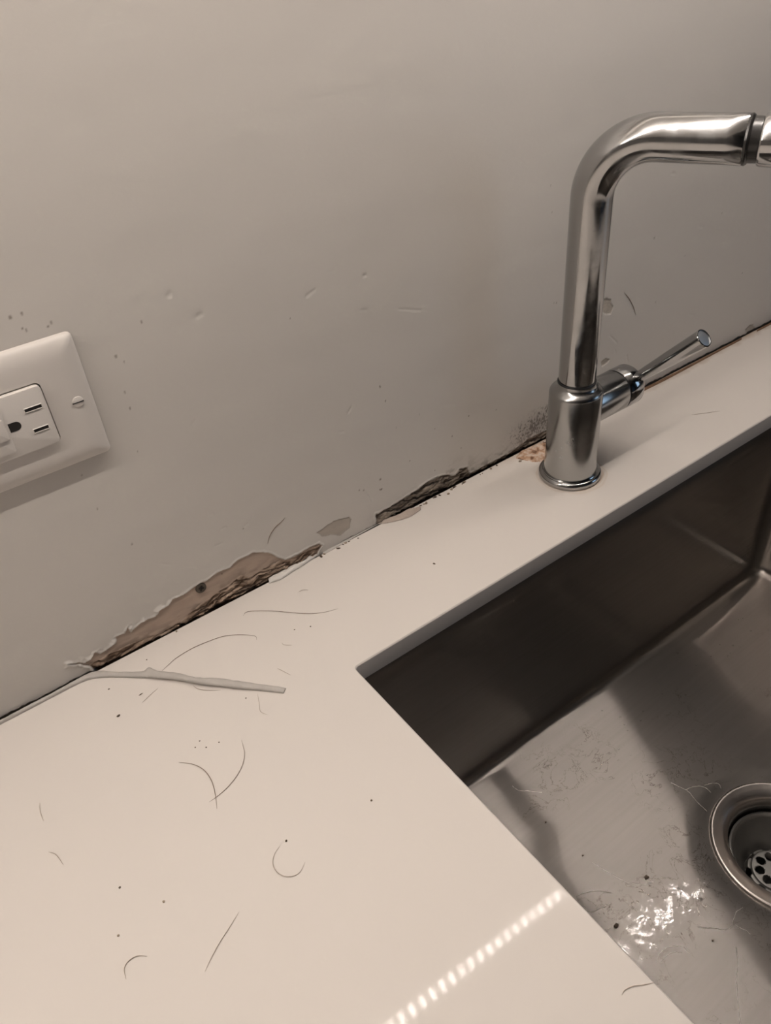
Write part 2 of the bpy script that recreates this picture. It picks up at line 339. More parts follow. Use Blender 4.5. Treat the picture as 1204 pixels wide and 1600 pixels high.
# ------------------------------------------------------------------ the damaged back wall: one height field with real relief
def wall_poly(px): return [tuple(W(u, v)[[0, 2]]) for u, v in px]
P_tear = [(107,1038),(122,1034),(130,1036),(140,1031),(148,1020),(158,1021),(167,1014),(180,1005),(182,995),(195,990),(200,979),(205,987),(220,974),(232,967),(242,964),(249,954),(262,947),(269,937),(289,927),(304,917),(313,910),(322,909),(339,895),(359,887),(371,876),(389,866),(396,863),(411,862),(425,866),(436,871),(447,874),(461,869),(475,860),(490,852),(498,849),(503,852),(499,860),(494,868),(470,893),(390,937),(165,1058),(152,1048),(138,1041),(122,1038)]
P_core = [(138,1040),(150,1032),(177,1019),(209,1004),(249,991),(279,973),(304,953),(322,938),(339,926),(356,918),(376,899),(389,902),(411,889),(433,878),(467,866),(490,856),(500,850),(502,853),(494,870),(470,897),(390,941),(165,1062)]
P_chip = [(495,833),(509,822),(521,815),(545,808),(548,811),(546,825),(532,836),(518,835),(504,838)]
P_right = [(587,803),(610,791),(632,777),(658,760),(666,754),(682,745),(698,741),(711,742),(717,733),(730,729),(734,741),(736,760),(590,836),(586,820)]
P_thin = [(728,742),(745,733),(762,725),(783,714),(799,706),(812,695),(826,685),(842,678),(858,670),(862,700),(730,765)]
P_patch = [(941,470),(948,465),(954,468),(958,480),(955,490),(945,491),(940,486)]
P_patch2 = [(1164,514),(1170,508),(1176,507),(1180,514),(1174,524),(1166,524)]
P_patch3 = [(938,566),(946,559),(953,561),(948,568),(940,573)]

def build_wall():
    xs = np.concatenate([np.array([-1.2,-.8,-.4]), np.linspace(-.2,-.07,20,endpoint=False), np.arange(-.07,.52,.0005), np.arange(.52,.80,.0010), np.array([.85,1.0,1.4])])
    zs = np.concatenate([np.array([-.9,-.5,-.05,-.012]), np.arange(-.006,.07,.0005), np.arange(.07,.38,.0009), np.array([.42,.6,1.0,1.5])])
    thin = lambda a: a[np.concatenate([[True], np.diff(a) > .0003])]
    xs, zs = thin(xs), thin(zs)
    X, Z = np.meshgrid(xs, zs)
    fine = (X > -.12) & (X < .82) & (Z < .40) & (Z > -.012)
    wob_x = (fbm(X*220, Z*220, 3)-.5)*.0022; wob_z = (fbm(X*220, Z*220, 9)-.5)*.0022
    XX, ZZ = X+wob_x, Z+wob_z
    H = np.zeros_like(X)                      # depth into the wall (+y)
    C = np.ones(X.shape + (3,)) * PAINT
    A = np.ones_like(X)
    def blend(w, col):
        nonlocal C
        C = C*(1-w[..., None]) + np.array(col)*w[..., None] if np.ndim(col) == 1 else C*(1-w[..., None]) + col*w[..., None]
    # coordinates along and across the damage (it follows the worktop)
    ridge = 1-np.abs(2*fbm(X*55, Z*420+fbm(X*70, Z*70, 21)*5, 31, 5)-1)
    grain = fbm(X*500, Z*900, 41, 3)
    lump = fbm(X*90, Z*220, 51, 4)
    # mould and grime printed on the paint
    moldc = W(852, 655); dx = (X-moldc[0]); dz = Z-.017
    md = np.exp(-((dx)/.034)**2 - (dz/.013)**2)*(X < .46)
    sp = fbm(X*800, Z*620, 61, 3)
    w = sstep(.60-.22*md, .74-.20*md, sp)*sstep(.04, .5, md)
    blend(np.clip(w*.75, 0, 1)*fine, (.08, .066, .055))
    blend(np.clip(md*.42, 0, 1)*fine, (.16, .13, .105))
    band = np.exp(-(np.clip(Z-.002, 0, 1)/.007)**2)*sstep(.21, .27, X)*(1-sstep(.42, .47, X))
    band2 = band*sstep(.40, .6, fbm(X*180, Z*420, 71, 4))
    blend(np.clip(band*.25+band2*.6, 0, 1)*fine, (.13, .11, .09))
    smear = np.exp(-((X-.305)/.03)**2-((Z-.012)/.008)**2)*sstep(.45, .65, fbm(X*140, Z*260, 77, 4)); blend(smear*.45*fine, (.2, .175, .15))
    # layers
    s_t = poly_sd(XX, ZZ, wall_poly(P_tear)); s_c = poly_sd(XX, ZZ, wall_poly(P_core))
    s_k = poly_sd(XX, ZZ, wall_poly(P_chip)); s_r = poly_sd(XX, ZZ, wall_poly(P_right)); s_h = poly_sd(XX, ZZ, wall_poly(P_thin))
    s_p = np.maximum(np.maximum(poly_sd(XX, ZZ, wall_poly(P_patch)), poly_sd(XX, ZZ, wall_poly(P_patch2))), poly_sd(XX, ZZ, wall_poly(P_patch3)))
    rough_edge = np.maximum.reduce([s_t, s_c, s_r, s_h])
    # flaking white primer just outside the tear, lifted a little off the wall
    lip = np.exp(-((rough_edge+.0007)/.0006)**2)*(.4+.9*vnoise(X*260, Z*260, 81))
    H -= .0004*lip*fine
    flake = np.exp(-((np.minimum(-s_t, 9)-.0012)/.0016)**2)*(s_t < 0)*sstep(.45, .6, fbm(X*260, Z*260, 83, 3))*(1-sstep(.06, .09, X))
    H -= .0008*flake*fine; blend(np.clip(flake*.8, 0, 1)*fine, (.66,.63,.59))
    blend(np.clip(lip*.5*sstep(.35,.65,fbm(X*150,Z*150,87,3)), 0, 1)*fine, (.70, .67, .63))
    # bare paper
    w = sstep(0, .0005, s_t); H = H*(1-w) + w*(.0003+.0003*lump)
    paper = np.array([.47,.375,.305])*(1+.28*(lump-.5)[..., None]) 
    warm = fbm(X*60, Z*120, 91, 3)[..., None]; paper = paper*(1-.25*warm) + np.array([.50,.35,.27])*.25*warm*1.1
    stain = np.exp(s_c/.004)*(s_c < 0)*sstep(.35, .65, fbm(X*130, Z*400, 97, 4)); paper = paper*(1-.45*stain[..., None])
    blend(w, paper); A = A*(1-w)
    # crumbled gypsum and swollen paper under it
    def core(s, deep, tone, stretch):
        nonlocal H, A
        w = sstep(0, .0012, s)
        edge = sstep(.0, .006, s)
        zz = np.clip(Z, 0, 1)
        hh = .0002 - .0007*edge + deep*.45*np.clip((ridge-.72)*3.2, 0, 1)*(.4+.6*edge) + .0020*(lump-.5) + .0012*(grain-.5)
        bottom = 1-sstep(-.0006, .0010, Z + .0030*(lump-.5)*2)
        hh = hh + .0035*bottom
        H = H*(1-w) + w*hh
        t = np.clip(2.0*(lump-.28), 0, 1)[..., None]*np.clip(1.5-1.5*ridge**2, 0.1, 1)[..., None]
        c = np.array(tone[0])*(1-t) + np.array(tone[1])*t
        c = c*(.75+.5*grain[..., None])
        blend(w, c); A = A*(1-w)
    core(s_c, .0050, ((.14,.09,.06), (.52,.40,.31)), 1)
    core(s_r, .0060, ((.09,.07,.055), (.44,.37,.30)), 1)
    core(s_h, .0040, ((.08,.06,.045), (.42,.35,.28)), 1)
    w = sstep(0, .0004, s_k); H = H*(1-w)+w*.0003; blend(w, np.array([.47,.42,.365])*(1+.2*(lump-.5)[..., None])); A = A*(1-w)
    rim = np.exp(-((s_k)/.0004)**2)*.6; blend(rim*fine, (.22,.18,.14))
    w = sstep(0, .0005, s_p); H = H*(1-w)+w*(.0003+.0005*grain); blend(w, np.array([.50,.45,.39])*(.8+.4*grain[..., None])); A = A*(1-w)
    # open joint behind the worktop between the tears
    joint = (1-sstep(.0004, .0014, Z + .0012*(fbm(X*300, Z*10, 95, 2)-.5)*2))*np.clip(sstep(.198, .21, X)*(1-.35*sstep(.44, .46, X)) + .7*(1-sstep(.005, .02, X)), 0, 1)
    H = H + .003*joint; blend(joint*.8*fine, (.10,.075,.055))
    # pencil-thin cracks, dents and scuffs in the paint: (u, v, length px, angle deg, width px, depth mm)
    marks = [(485,458,16,-35,2.0,.5),(311,493,7,-30,3.5,.5),(264,460,6,-60,3,.4),(519,423,8,-12,2,.3),(569,431,4,-20,2,.5),(546,641,9,-62,1.8,.6),(534,675,6,-10,2,.4),(476,638,6,-50,2,.3),
             (568,485,9,-3,1.5,.3),(640,484,34,3,1.2,.3),(303,660,6,-50,3,.4),(425,546,6,-40,2,.3),(342,851,12,-22,2,.3),(330,803,6,-12,2,.3),(232,848,8,0,1.5,.2),(260,882,14,4,1.5,.15),(294,888,20,3,1.5,.15),
             (1052,271,4,0,3,.4),(1095,354,6,10,3,.35),(1022,370,4,0,3,.4),(1080,492,8,4,2,.3),(980,560,9,80,2.5,.8),(958,530,16,45,1.5,.5),(961,549,5,70,1.5,.4),(700,632,22,-5,1.5,.25),(385,820,7,-40,2,.3),(577,775,16,58,1.4,.4),(350,825,5,-30,2,.3)]
    for u, v, L, ang, wd, dp in marks:
        a = W(u-L/2*math.cos(math.radians(ang)), v-L/2*math.sin(math.radians(ang))); c = W(u+L/2*math.cos(math.radians(ang)), v+L/2*math.sin(math.radians(ang)))
        e = np.array([c[0]-a[0], c[2]-a[2]]); mm = .0004*wd*1.0
        t = np.clip(((X-a[0])*e[0]+(Z-a[2])*e[1])/(e@e), 0, 1)
        dd = np.hypot(X-a[0]-t*e[0], Z-a[2]-t*e[1]); g = np.exp(-(dd/max(mm, .0007))**2)
        H += dp*.0007*g*fine
    # small brown splashes on the paint
    specks = [(221,503,3),(34,490,3),(16,496,3.5),(35,513,2),(41,516,2.5),(80,504,2.5),(75,510,2.5),(195,613,2.5),(181,557,3),(194,566,2),(152,795,2.5),(453,497,2),(593,604,2.5),(602,627,2),(679,670,2),(619,668,2),
              (869,473,3),(865,474,2),(1024,472,2.5),(1022,372,3),(1070,399,2.5),(1159,427,2.5),(732,650,3),(594,749,4),(568,766,3),(596,764,3),(706,682,2.5),(206,850,2.5),(380,826,2),(203,638,3),(215,706,2),(128,743,2),(593,603,2),(593,765,2.5),(594,605,2.5),(561,766,3),(655,648,2),(602,626,2),(706,681,2),(595,765,3),(347,897,3),(1127,333,2),(860,290,2),(862,332,2),(679,735,2),(640,720,2),(720,700,2),(775,640,2.5)]
    for u, v, s in specks:
        a = W(u, v); dd = np.hypot((X-a[0])*(1+.2*math.sin(u)), Z-a[2]); g = np.exp(-(dd/max(.00024*s, .0004))**4)
        blend(np.clip(g*1.0, 0, 1)*fine*.8, (.17,.13,.10))
    # greyish water stain running down right of the tap
    C[:] = np.clip(C, 0.003, 1)
    me = grid_mesh('wall_back', X, H, Z)
    ca = me.color_attributes.new('Col', 'FLOAT_COLOR', 'POINT')
    ca.data.foreach_set('color', np.concatenate([C, A[..., None]], -1).reshape(-1).astype(np.float32))
    o = link_obj('wall_back', me, M['wall'])
    tag(o, kind='structure')
    bm = bmesh.new(); box(bm, -1.2, 1.4, .03, .1, -.9, 1.5); s = from_bm('stud_backing', bm, M['room_wall'], o)
    return o
wall = build_wall()

# rest of the room (seen only as reflections in the chrome)
def struct(name, x0, x1, y0, y1, z0, z1, mat):
    bm = bmesh.new(); box(bm, x0, x1, y0, y1, z0, z1); o = from_bm(name, bm, mat); tag(o, kind='structure'); return o
struct('floor', -1.3, 1.5, -2.7, .1, -.95, -.9, M['wood'])
struct('ceiling', -1.3, 1.5, -2.7, .1, 1.5, 1.55, M['ceiling'])
struct('wall_left', -1.3, -1.2, -2.7, .1, -.9, 1.5, M['room_wall'])
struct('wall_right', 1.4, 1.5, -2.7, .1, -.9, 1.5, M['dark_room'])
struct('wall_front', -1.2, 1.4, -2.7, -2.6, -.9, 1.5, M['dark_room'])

# small window at dusk in the right-hand wall: cool light on the right, blue glints in the chrome
bm = bmesh.new(); box(bm, 1.385, 1.399, -1.25, -.75, .12, .72); wn_ = from_bm('window_1', bm, M['cab_white']); tag(wn_, kind='structure')
bm = bmesh.new(); box(bm, 1.380, 1.384, -1.22, -.78, .15, .69); from_bm('window_pane', bm, M['dusk'], wn_)

# ------------------------------------------------------------------ worktop with the sink cut-out
HX0, HX1, HY1, HY0 = .1407, .6400, -.1052, -.5050
TH = .0157
def rrect(x0, x1, y0, y1, r, k=6, dens=0):
    pts = []
    for cx, cy, a0 in ((x1-r, y1-r, 0), (x0+r, y1-r, 90), (x0+r, y0+r, 180), (x1-r, y0+r, 270)):
        for i in range(k+1):
            a = math.radians(a0+90*i/k); pts.append((cx+r*math.cos(a), cy+r*math.sin(a)))
    return pts
def build_counter():
    bm = bmesh.new()
    inner = rrect(HX0, HX1, HY0, HY1, .0025, 5)
    outer = []
    X0, X1, Y0, Y1 = -1.19, 1.39, -.64, -.0012
    # one outer point for every inner point, swept round so quads never cross
    n = len(inner); k = n//4
    corners = [(X1, Y1), (X0, Y1), (X0, Y0), (X1, Y0)]
    def ring(pts, z): return [bm.verts.new((x, y, z)) for x, y in pts]
    prof = [(.0022, 0), (.0009, -.0003), (.0002, -.0010), (0, -.0020), (0, -TH+.0006), (.0005, -TH)]
    rings = [ring(rrect(HX0-o, HX1+o, HY0-o, HY1+o, .0025+o, 5), z) for o, z in prof]
    for a, b in zip(rings[:-1], rings[1:]):
        for i in range(n): bm.faces.new((a[i], a[(i+1) % n], b[(i+1) % n], b[i]))
    for zi, rg in ((0, rings[0]), (-TH, rings[-1])):
        oc = [bm.verts.new((x, y, zi)) for x, y in corners]
        for c in range(4):
            seg = rg[c*k:(c+1)*k]
            for i in range(len(seg)-1): bm.faces.new((seg[i], seg[i+1], oc[c]))
            nx = rg[((c+1)*k) % n]
            bm.faces.new((seg[-1], nx, oc[(c+1) % 4], oc[c]))
        if zi == 0: top = oc
        else: bot = oc
    for c in range(4): bm.faces.new((top[c], top[(c+1) % 4], bot[(c+1) % 4], bot[c]))
    o = from_bm('worktop', bm, M['counter'], smooth=True, angle=25)
    tag(o, 'glossy white quartz worktop with a square-edged sink cut-out', 'worktop')
    return o
worktop = build_counter()

# base cabinet that carries worktop and sink
cb = empty('base_cabinet', (0, -.3, -.9)); tag(cb, 'white base cabinet under the quartz worktop', 'cabinet')
def part(name, bm, mat, parent, world=True, **k):
    o = from_bm(name, bm, mat, parent, **k)
    if world: o.matrix_parent_inverse = Matrix.Translation(-Vector(parent.location))
    return o
bm = bmesh.new()
box(bm, -1.18, -1.16, -.60, -.01, -.9, -TH-.0005); box(bm, 1.36, 1.38, -.60, -.01, -.9, -TH-.0005)
box(bm, .08, .10, -.60, -.01, -.9, -TH-.0005); box(bm, .69, .71, -.60, -.01, -.9, -TH-.0005); box(bm, -1.16, 1.36, -.60, -.01, -.82, -.80)
part('carcass', bm, M['cab_white'], cb)
for x0, x1 in ((-1.18,-.76),(-.755,-.34),(-.335,.085),(.09,.39),(.395,.705),(.71,1.04),(1.045,1.38)):
    bm = bmesh.new(); box(bm, x0+.0015, x1-.0015, -.62, -.601, -.80, -.02, .001); d = part('door', bm, M['cab_white'], cb)
    bm = bmesh.new(); box(bm, x1-.04, x1-.03, -.645, -.619, -.25, -.10, .003); h = part('handle', bm, M['chrome_dull'], d, False); h.matrix_parent_inverse = Matrix.Identity(4)
    d_inv = d.matrix_parent_inverse.copy()

# ------------------------------------------------------------------ undermount sink
BX0, BX1, BY0, BY1 = .1375, .6430, -.5110, -.0990
ZF = -.2205; DR = (.3895, -.2920); DROP = .0062
def build_sink():
    bm = bmesh.new()
    def loop(off, r):
        """rounded rectangle, 4 x 60 points, evenly laid from corner to corner"""
        x0, x1, y0, y1 = BX0+off, BX1-off, BY0+off, BY1-off; r = max(r-off, .002); pts = []
        K, E_ = 8, 40
        cs = [(x1-r, y1-r, 0), (x0+r, y1-r, 90), (x0+r, y0+r, 180), (x1-r, y0+r, 270)]
        for ci, (cx, cy, a0) in enumerate(cs):
            for i in range(K): a = math.radians(a0+90*(i)/(K-1)); pts.append((cx+r*math.cos(a), cy+r*math.sin(a)))
            nx, ny, na = cs[(ci+1) % 4]; a1 = math.radians(na); b_ = (nx+r*math.cos(a1), ny+r*math.sin(a1)); a_ = pts[-1]
            for i in range(1, E_): t = i/E_; pts.append((a_[0]+(b_[0]-a_[0])*t, a_[1]+(b_[1]-a_[1])*t))
        return pts
    rc, rf = .012, .009
    rings = []
    def add(pts, zf): rings.append([bm.verts.new((x, y, zf(x, y) if callable(zf) else zf)) for x, y in pts])
    # flange glued under the worktop, then the walls
    add(loop(-.025, .03), -TH-.0004); add(loop(-.001, .013), -TH-.0004); add(loop(0, rc), -TH-.0012)
    for k in range(1, 9): add(loop(0, rc), -TH-.0012 + (ZF+rf+TH+.0012)*k/8)
    for k in range(1, 9):
        a = PI/2*k/8; add(loop(rf*(1-math.cos(a)), rc), ZF+rf*(1-math.sin(a)))
    base = loop(rf, rc)
    def hf(x, y):
        tx = min((x-BX0-rf)/(DR[0]-BX0-rf), (BX1-rf-x)/(BX1-rf-DR[0])); ty = min((y-BY0-rf)/(DR[1]-BY0-rf), (BY1-rf-y)/(BY1-rf-DR[1]))
        k = 45.0; t = min(tx, ty)-math.log(1+math.exp(-k*abs(tx-ty)))/k
        t = max(0, min(1, t)); r = math.hypot(x-DR[0], y-DR[1])
        z = ZF - DROP*min(1, t/.80)*1.0
        f = max(0, min(1, (.066-r)/.012)); f = f*f*(3-2*f)
        return z*(1-f) + (ZF-DROP-.0012)*f
    Rh = .0470
    ts = [0.012, .03]+[i/26 for i in range(2, 27)]
    for t in ts:
        pts = []
        for x, y in base:
            dx, dy = x-DR[0], y-DR[1]; L = math.hypot(dx, dy); q = L+(Rh-L)*t; pts.append((DR[0]+dx/L*q, DR[1]+dy/L*q))
        add(pts, hf)
    n = len(base)
    for a, b in zip(rings[:-1], rings[1:]):
        for i in range(n): bm.faces.new((a[i], a[(i+1) % n], b[(i+1) % n], b[i]))
    # normals must face the bowl's inside
    bm.normal_update()
    me = bpy.data.meshes.new('basin'); bmesh.ops.recalc_face_normals(bm, faces=bm.faces)
    bm.to_mesh(me); bm.free()
    for p in me.polygons: p.use_smooth = True
    return me
sink = empty('kitchen_sink', (DR[0], DR[1], ZF-DROP)); tag(sink, 'square undermount brushed stainless steel sink with creased floor', 'sink')
o = link_obj('basin', build_sink(), M['steel'], sink); o.matrix_parent_inverse = Matrix.Translation(-Vector(sink.location))
SZ = ZF-DROP
# drain fitting
dr = empty('sink_drain', (DR[0], DR[1], SZ)); tag(dr, 'round stainless drain fitting set in the sink floor', 'drain')
bm = bmesh.new(); lathe(bm, [(.0548,-.0011),(.0546,.0002),(.0540,.0010),(.0530,.0013),(.0520,.0010),(.0490,.0003),(.0455,-.0008),(.0425,-.0022),(.0408,-.0040),(.0400,-.0070),(.0398,-.0115),(.0410,-.0115),(.0470,-.004)], n=96)
from_bm('flange', bm, M['drain_steel'], dr, smooth=True, angle=50)
bm = bmesh.new(); lathe(bm, [(.0398,-.0110),(.0392,-.0180),(.0390,-.0230),(.0385,-.040),(.0350,-.056),(.024,-.062),(.024,-.075),(.001,-.076)], n=72)
from_bm('cup', bm, M['drain_dark'], dr, smooth=True, angle=60)

def build_basket():
    """strainer insert: rolled lip, sloping bowl and a pierced dome in the middle"""
    na = 160; bm = bmesh.new(); rings = []
    P = [(.0372,-.0172),(.0370,-.0163),(.0362,-.0160),(.0352,-.0166),(.0345,-.0182),(.0330,-.0225),(.0305,-.0285),(.0270,-.0355),(.0240,-.0415),(.0218,-.0455),(.0206,-.0472),(.0200,-.0472)]
    for k in range(1, 9): P.append((.0200-.0016*k/8, -.0472+.0060*k/8))
    for k in range(1, 7): a = PI/2*k/6; P.append((.0184-.0026*math.sin(a), -.0412+.0022*(1-math.cos(a))))
    for k in range(1, 22): P.append((.0158*(1-k/21)+.0003, -.0390+.0008*k/21))
    for r_, h_ in P: rings.append([bm.verts.new((r_*math.cos(2*PI*i/na), r_*math.sin(2*PI*i/na), h_)) for i in range(na)])
    for k in range(len(rings)-1):
        rm = (P[k][0]+P[k+1][0])/2; hm = (P[k][1]+P[k+1][1])/2
        for i in range(na):
            am = 2*PI*(i+.5)/na; hole = False
            for h in range(8):
                c = 2*PI*h/8+.1; da = (am-c+PI) % (2*PI)-PI
                if k >= 11 and ((da*.019)/.0044)**2+((hm+.0436)/.0032)**2 < 1 and rm > .0165: hole = True
                if rm < .0158 and ((da*rm)/.0034)**2+((rm-.0110)/.0036)**2 < 1: hole = True
            if not hole: bm.faces.new((rings[k][i], rings[k][(i+1) % na], rings[k+1][(i+1) % na], rings[k+1][i]))
    bm.faces.new(rings[-1])
    return bm
bk = empty('strainer_basket', (DR[0], DR[1], SZ)); tag(bk, 'grey steel strainer insert with a pierced dome down inside the sink drain', 'strainer')
o = from_bm('pierced_bowl', build_basket(), M['basket'], bk, smooth=True, angle=45)
md = o.modifiers.new('s', 'SOLIDIFY'); md.thickness = .0009
bm = bmesh.new(); lathe(bm, [(.0001,-.0372),(.0020,-.0374),(.0032,-.0380),(.0034,-.0386),(.001,-.0392)], n=32)
from_bm('rivet', bm, M['basket'], bk, smooth=True, angle=60)

# ------------------------------------------------------------------ the tap
FX, FY = .3884, -.0503
tap = empty('kitchen_tap', (FX, FY, 0)); tag(tap, 'chrome single-lever kitchen tap with angled spout behind the sink', 'tap')
bm = bmesh.new(); lathe(bm, [(.0195,.0004),(.0240,.0004),(.0246,.0016),(.0246,.0034),(.0238,.0050),(.0226,.0056),(.0216,.0056),(.0212,.0062),(.0190,.0062)], n=96)
from_bm('foot_ring', bm, M['chrome'], tap, smooth=True, angle=40)
bm = bmesh.new(); lathe(bm, [(.0100,.0056),(.0207,.0056),(.0207,.0075),(.0201,.020),(.0198,.050),(.0198,.0745),(.0194,.0762),(.0184,.0775),(.0165,.0788),(.0152,.0800),(.0147,.0815),(.0145,.0835),(.0120,.0835)], n=96)
from_bm('body', bm, M['chrome_dull'], tap, smooth=True, angle=50)
bm = bmesh.new(); lathe(bm, [(.0120,.0832),(.0141,.0832),(.0141,.0840),(.0120,.0840)], n=64); from_bm('swivel_seal', bm, M['black'], tap)
# pipe: straight riser, bend, straight spout
R_ = .0135; ZS = .2494; BR = .036
sd = Vector((.025, -.051, 0)).normalized()
pts = [(0,0,.0838),(0,0,.0862),(0,0,.12),(0,0,.16),(0,0,ZS-BR)]
for i in range(1, 25):
    a = PI/2*i/24; p_ = sd*(BR*(1-math.cos(a))); pts.append((p_.x, p_.y, ZS-BR+BR*math.sin(a)))
SPL = .0845
for q in (.045, .06, .075, SPL-.0006, SPL): pts.append(tuple(sd*q + Vector((0,0,ZS))))
rad = [R_-.0006, R_] + [R_]*(len(pts)-4) + [R_+.0001, R_-.0004]
rad = rad[:len(pts)]
bm = bmesh.new(); tube(bm, pts, rad, 72); from_bm('spout_pipe', bm, M['chrome'], tap, smooth=True, angle=50)
# black inner collar and pull-out spray head
ax = tuple(sd); oz = Vector((0,0,ZS))
bm = bmesh.new(); lathe(bm, [(.004,SPL-.001),(.0133,SPL-.0005),(.0136,SPL+.0010),(.0128,SPL+.0022),(.0122,SPL+.0024),(.0120,SPL+.0085),(.004,SPL+.0085)], origin=oz, axis=ax, n=64)
from_bm('collar', bm, M['black_gloss'], tap, smooth=True, angle=40)
bm = bmesh.new(); lathe(bm, [(.006,SPL+.0072),(.0124,SPL+.0072),(.0134,SPL+.0078),(.0138,SPL+.0090),(.0140,SPL+.02),(.0142,SPL+.040),(.0136,SPL+.046),(.0120,SPL+.0475),(.0040,SPL+.0465)], origin=oz, axis=ax, n=72)
sh = from_bm('spray_head', bm, M['chrome'], tap, smooth=True, angle=40)
bm = bmesh.new(); lathe(bm, [(.0,SPL+.0470),(.0105,SPL+.0472),(.0108,SPL+.0485),(.0,SPL+.0490)], origin=oz, axis=ax, n=48)
from_bm('nozzle', bm, M['black'], sh, smooth=True, angle=40)
# side barrel, cap and lever
ZB = .058; RB = .0162
bm = bmesh.new(); lathe(bm, [(.010,.010),(RB,.010),(RB,.0440),(RB-.0006,.0449),(.010,.0449)], origin=(0,0,ZB), axis=(1,0,0), n=80)
from_bm('valve_barrel', bm, M['chrome_dull'], tap, smooth=True, angle=40)
bm = bmesh.new(); lathe(bm, [(.008,.0445),(RB-.0009,.0445),(RB-.0009,.0464),(.008,.0464)], origin=(0,0,ZB), axis=(1,0,0), n=64)
from_bm('barrel_seal', bm, M['black'], tap, smooth=True, angle=40)
bm = bmesh.new(); lathe(bm, [(.008,.0462),(RB-.0004,.0462),(RB+.0001,.0469),(RB+.0001,.0598),(RB-.0008,.0613),(.0120,.0622),(.0,.0624)], origin=(0,0,ZB), axis=(1,0,0), n=80)
cap = from_bm('handle_cap', bm, M['chrome'], tap, smooth=True, angle=40)
la = Vector((.0575, .0, ZB)); lt = Vector((.4546-FX, -.105-FY, .1129)); ld = (lt-la); LL = ld.length
bm = bmesh.new(); lathe(bm, [(.0,0),(.0042,0),(.0044,.015),(.0058,LL*.6),(.0068,LL-.0012),(.0069,LL-.0004),(.0066,LL),(.0060,LL),(.0060,LL-.001),(.002,LL-.001)], origin=la, axis=ld, n=56)
lv = from_bm('lever', bm, M['chrome'], cap, smooth=True, angle=35)
bm = bmesh.new(); lathe(bm, [(.0,LL-.0003),(.0040,LL-.0004),(.00597,LL-.0007),(.00597,LL-.0016)], origin=la, axis=ld, n=48); from_bm('lever_tip', bm, M['tip'], lv, smooth=True, angle=60)

# ------------------------------------------------------------------ outlet
OX, OZ = .0095, .179
outlet = empty('wall_outlet', (OX, 0, OZ)); tag(outlet, 'white wall outlet on its side with a slightly soiled cover plate', 'outlet')
def plate_mesh():
    """cover plate with rolled edges and a rectangular opening"""
    bm = bmesh.new(); hw, hh = .0572, .0350
    def loop(off, y, rr):
        return [bm.verts.new((x, y, z)) for x, z in rrect(-hw+off, hw-off, -hh+off, hh-off, rr, 8)]
    def loop2(x1, z1, y, rr): return [bm.verts.new((x, y, z)) for x, z in rrect(-x1, x1, -z1, z1, rr, 8)]
    rs = [loop(.0008, -.0001, .003), loop(0, -.0006, .003), loop(.0001, -.0012, .003)]
    for k in range(1, 8):
        a = PI/2*k/7; rs.append(loop(.0115*(1-math.cos(a)) , -.0012-.0050*math.sin(a), max(.0012, .003-.0015*k/7)))
    rs += [loop2(.0342, .0172, -.0062, .0030), loop2(.0340, .0170, -.0060, .0028), loop2(.0340, .0170, -.0010, .0028)]
    n = len(rs[0])
    for a, b in zip(rs[:-1], rs[1:]):
        for i in range(n): bm.faces.new((a[i], a[(i+1) % n], b[(i+1) % n], b[i]))
    return bm
from_bm('cover_plate', plate_mesh(), M['plate'], outlet, smooth=True, angle=40)
def rr_box(hw, hh, y0, y1, r, cx=0, cz=0, bev=.0006):
    bm = bmesh.new()
    def L(off, y): return [bm.verts.new((cx+x, y, cz+z)) for x, z in rrect(-hw+off, hw-off, -hh+off, hh-off, max(r-off, .0002), 6)]
    rs = [L(0, y0), L(0, y1+bev), L(bev*.3, y1+bev*.3), L(bev, y1)]
    n = len(rs[0])
    for a, b in zip(rs[:-1], rs[1:]):
        for i in range(n): bm.faces.new((a[i], a[(i+1) % n], b[(i+1) % n], b[i]))
    bm.faces.new(rs[-1]); bm.faces.new(rs[0])
    return bm
rec = from_bm('receptacle', rr_box(.0334, .0164, -.0008, -.0085, .0026), M['device'], outlet, smooth=True, angle=40)
def slot(cx, cz, hw, hh):
    # dark recess with a lighter chamfer below, as the light from above draws it
    bm = bmesh.new(); box(bm, cx-hw, cx+hw, -.00862, -.0084, cz-hh, cz+hh, .00008, 1); from_bm('blade_slot', bm, M['slot'], rec)
    bm = bmesh.new()
    rim = [(cx-hw-.0004, cz-hh-.0005), (cx+hw+.0004, cz-hh-.0005), (cx+hw+.0004, cz+hh+.0004), (cx-hw-.0004, cz+hh+.0004)]
    a = [bm.verts.new((x, -.0085, z)) for x, z in rim]; b_ = [bm.verts.new((x, -.00895, z)) for x, z in [(cx-hw-.0001, cz-hh-.0001), (cx+hw+.0001, cz-hh-.0001), (cx+hw+.0001, cz+hh+.0001), (cx-hw-.0001, cz+hh+.0001)]]
    c = [bm.verts.new((x, -.0085, z)) for x, z in [(cx-hw, cz-hh), (cx+hw, cz-hh), (cx+hw, cz+hh), (cx-hw, cz+hh)]]
    for p_, q_ in ((a, b_), (b_, c)):
        for i in range(4): bm.faces.new((p_[i], p_[(i+1) % 4], q_[(i+1) % 4], q_[i]))
    from_bm('slot_rim', bm, M['device'], rec)
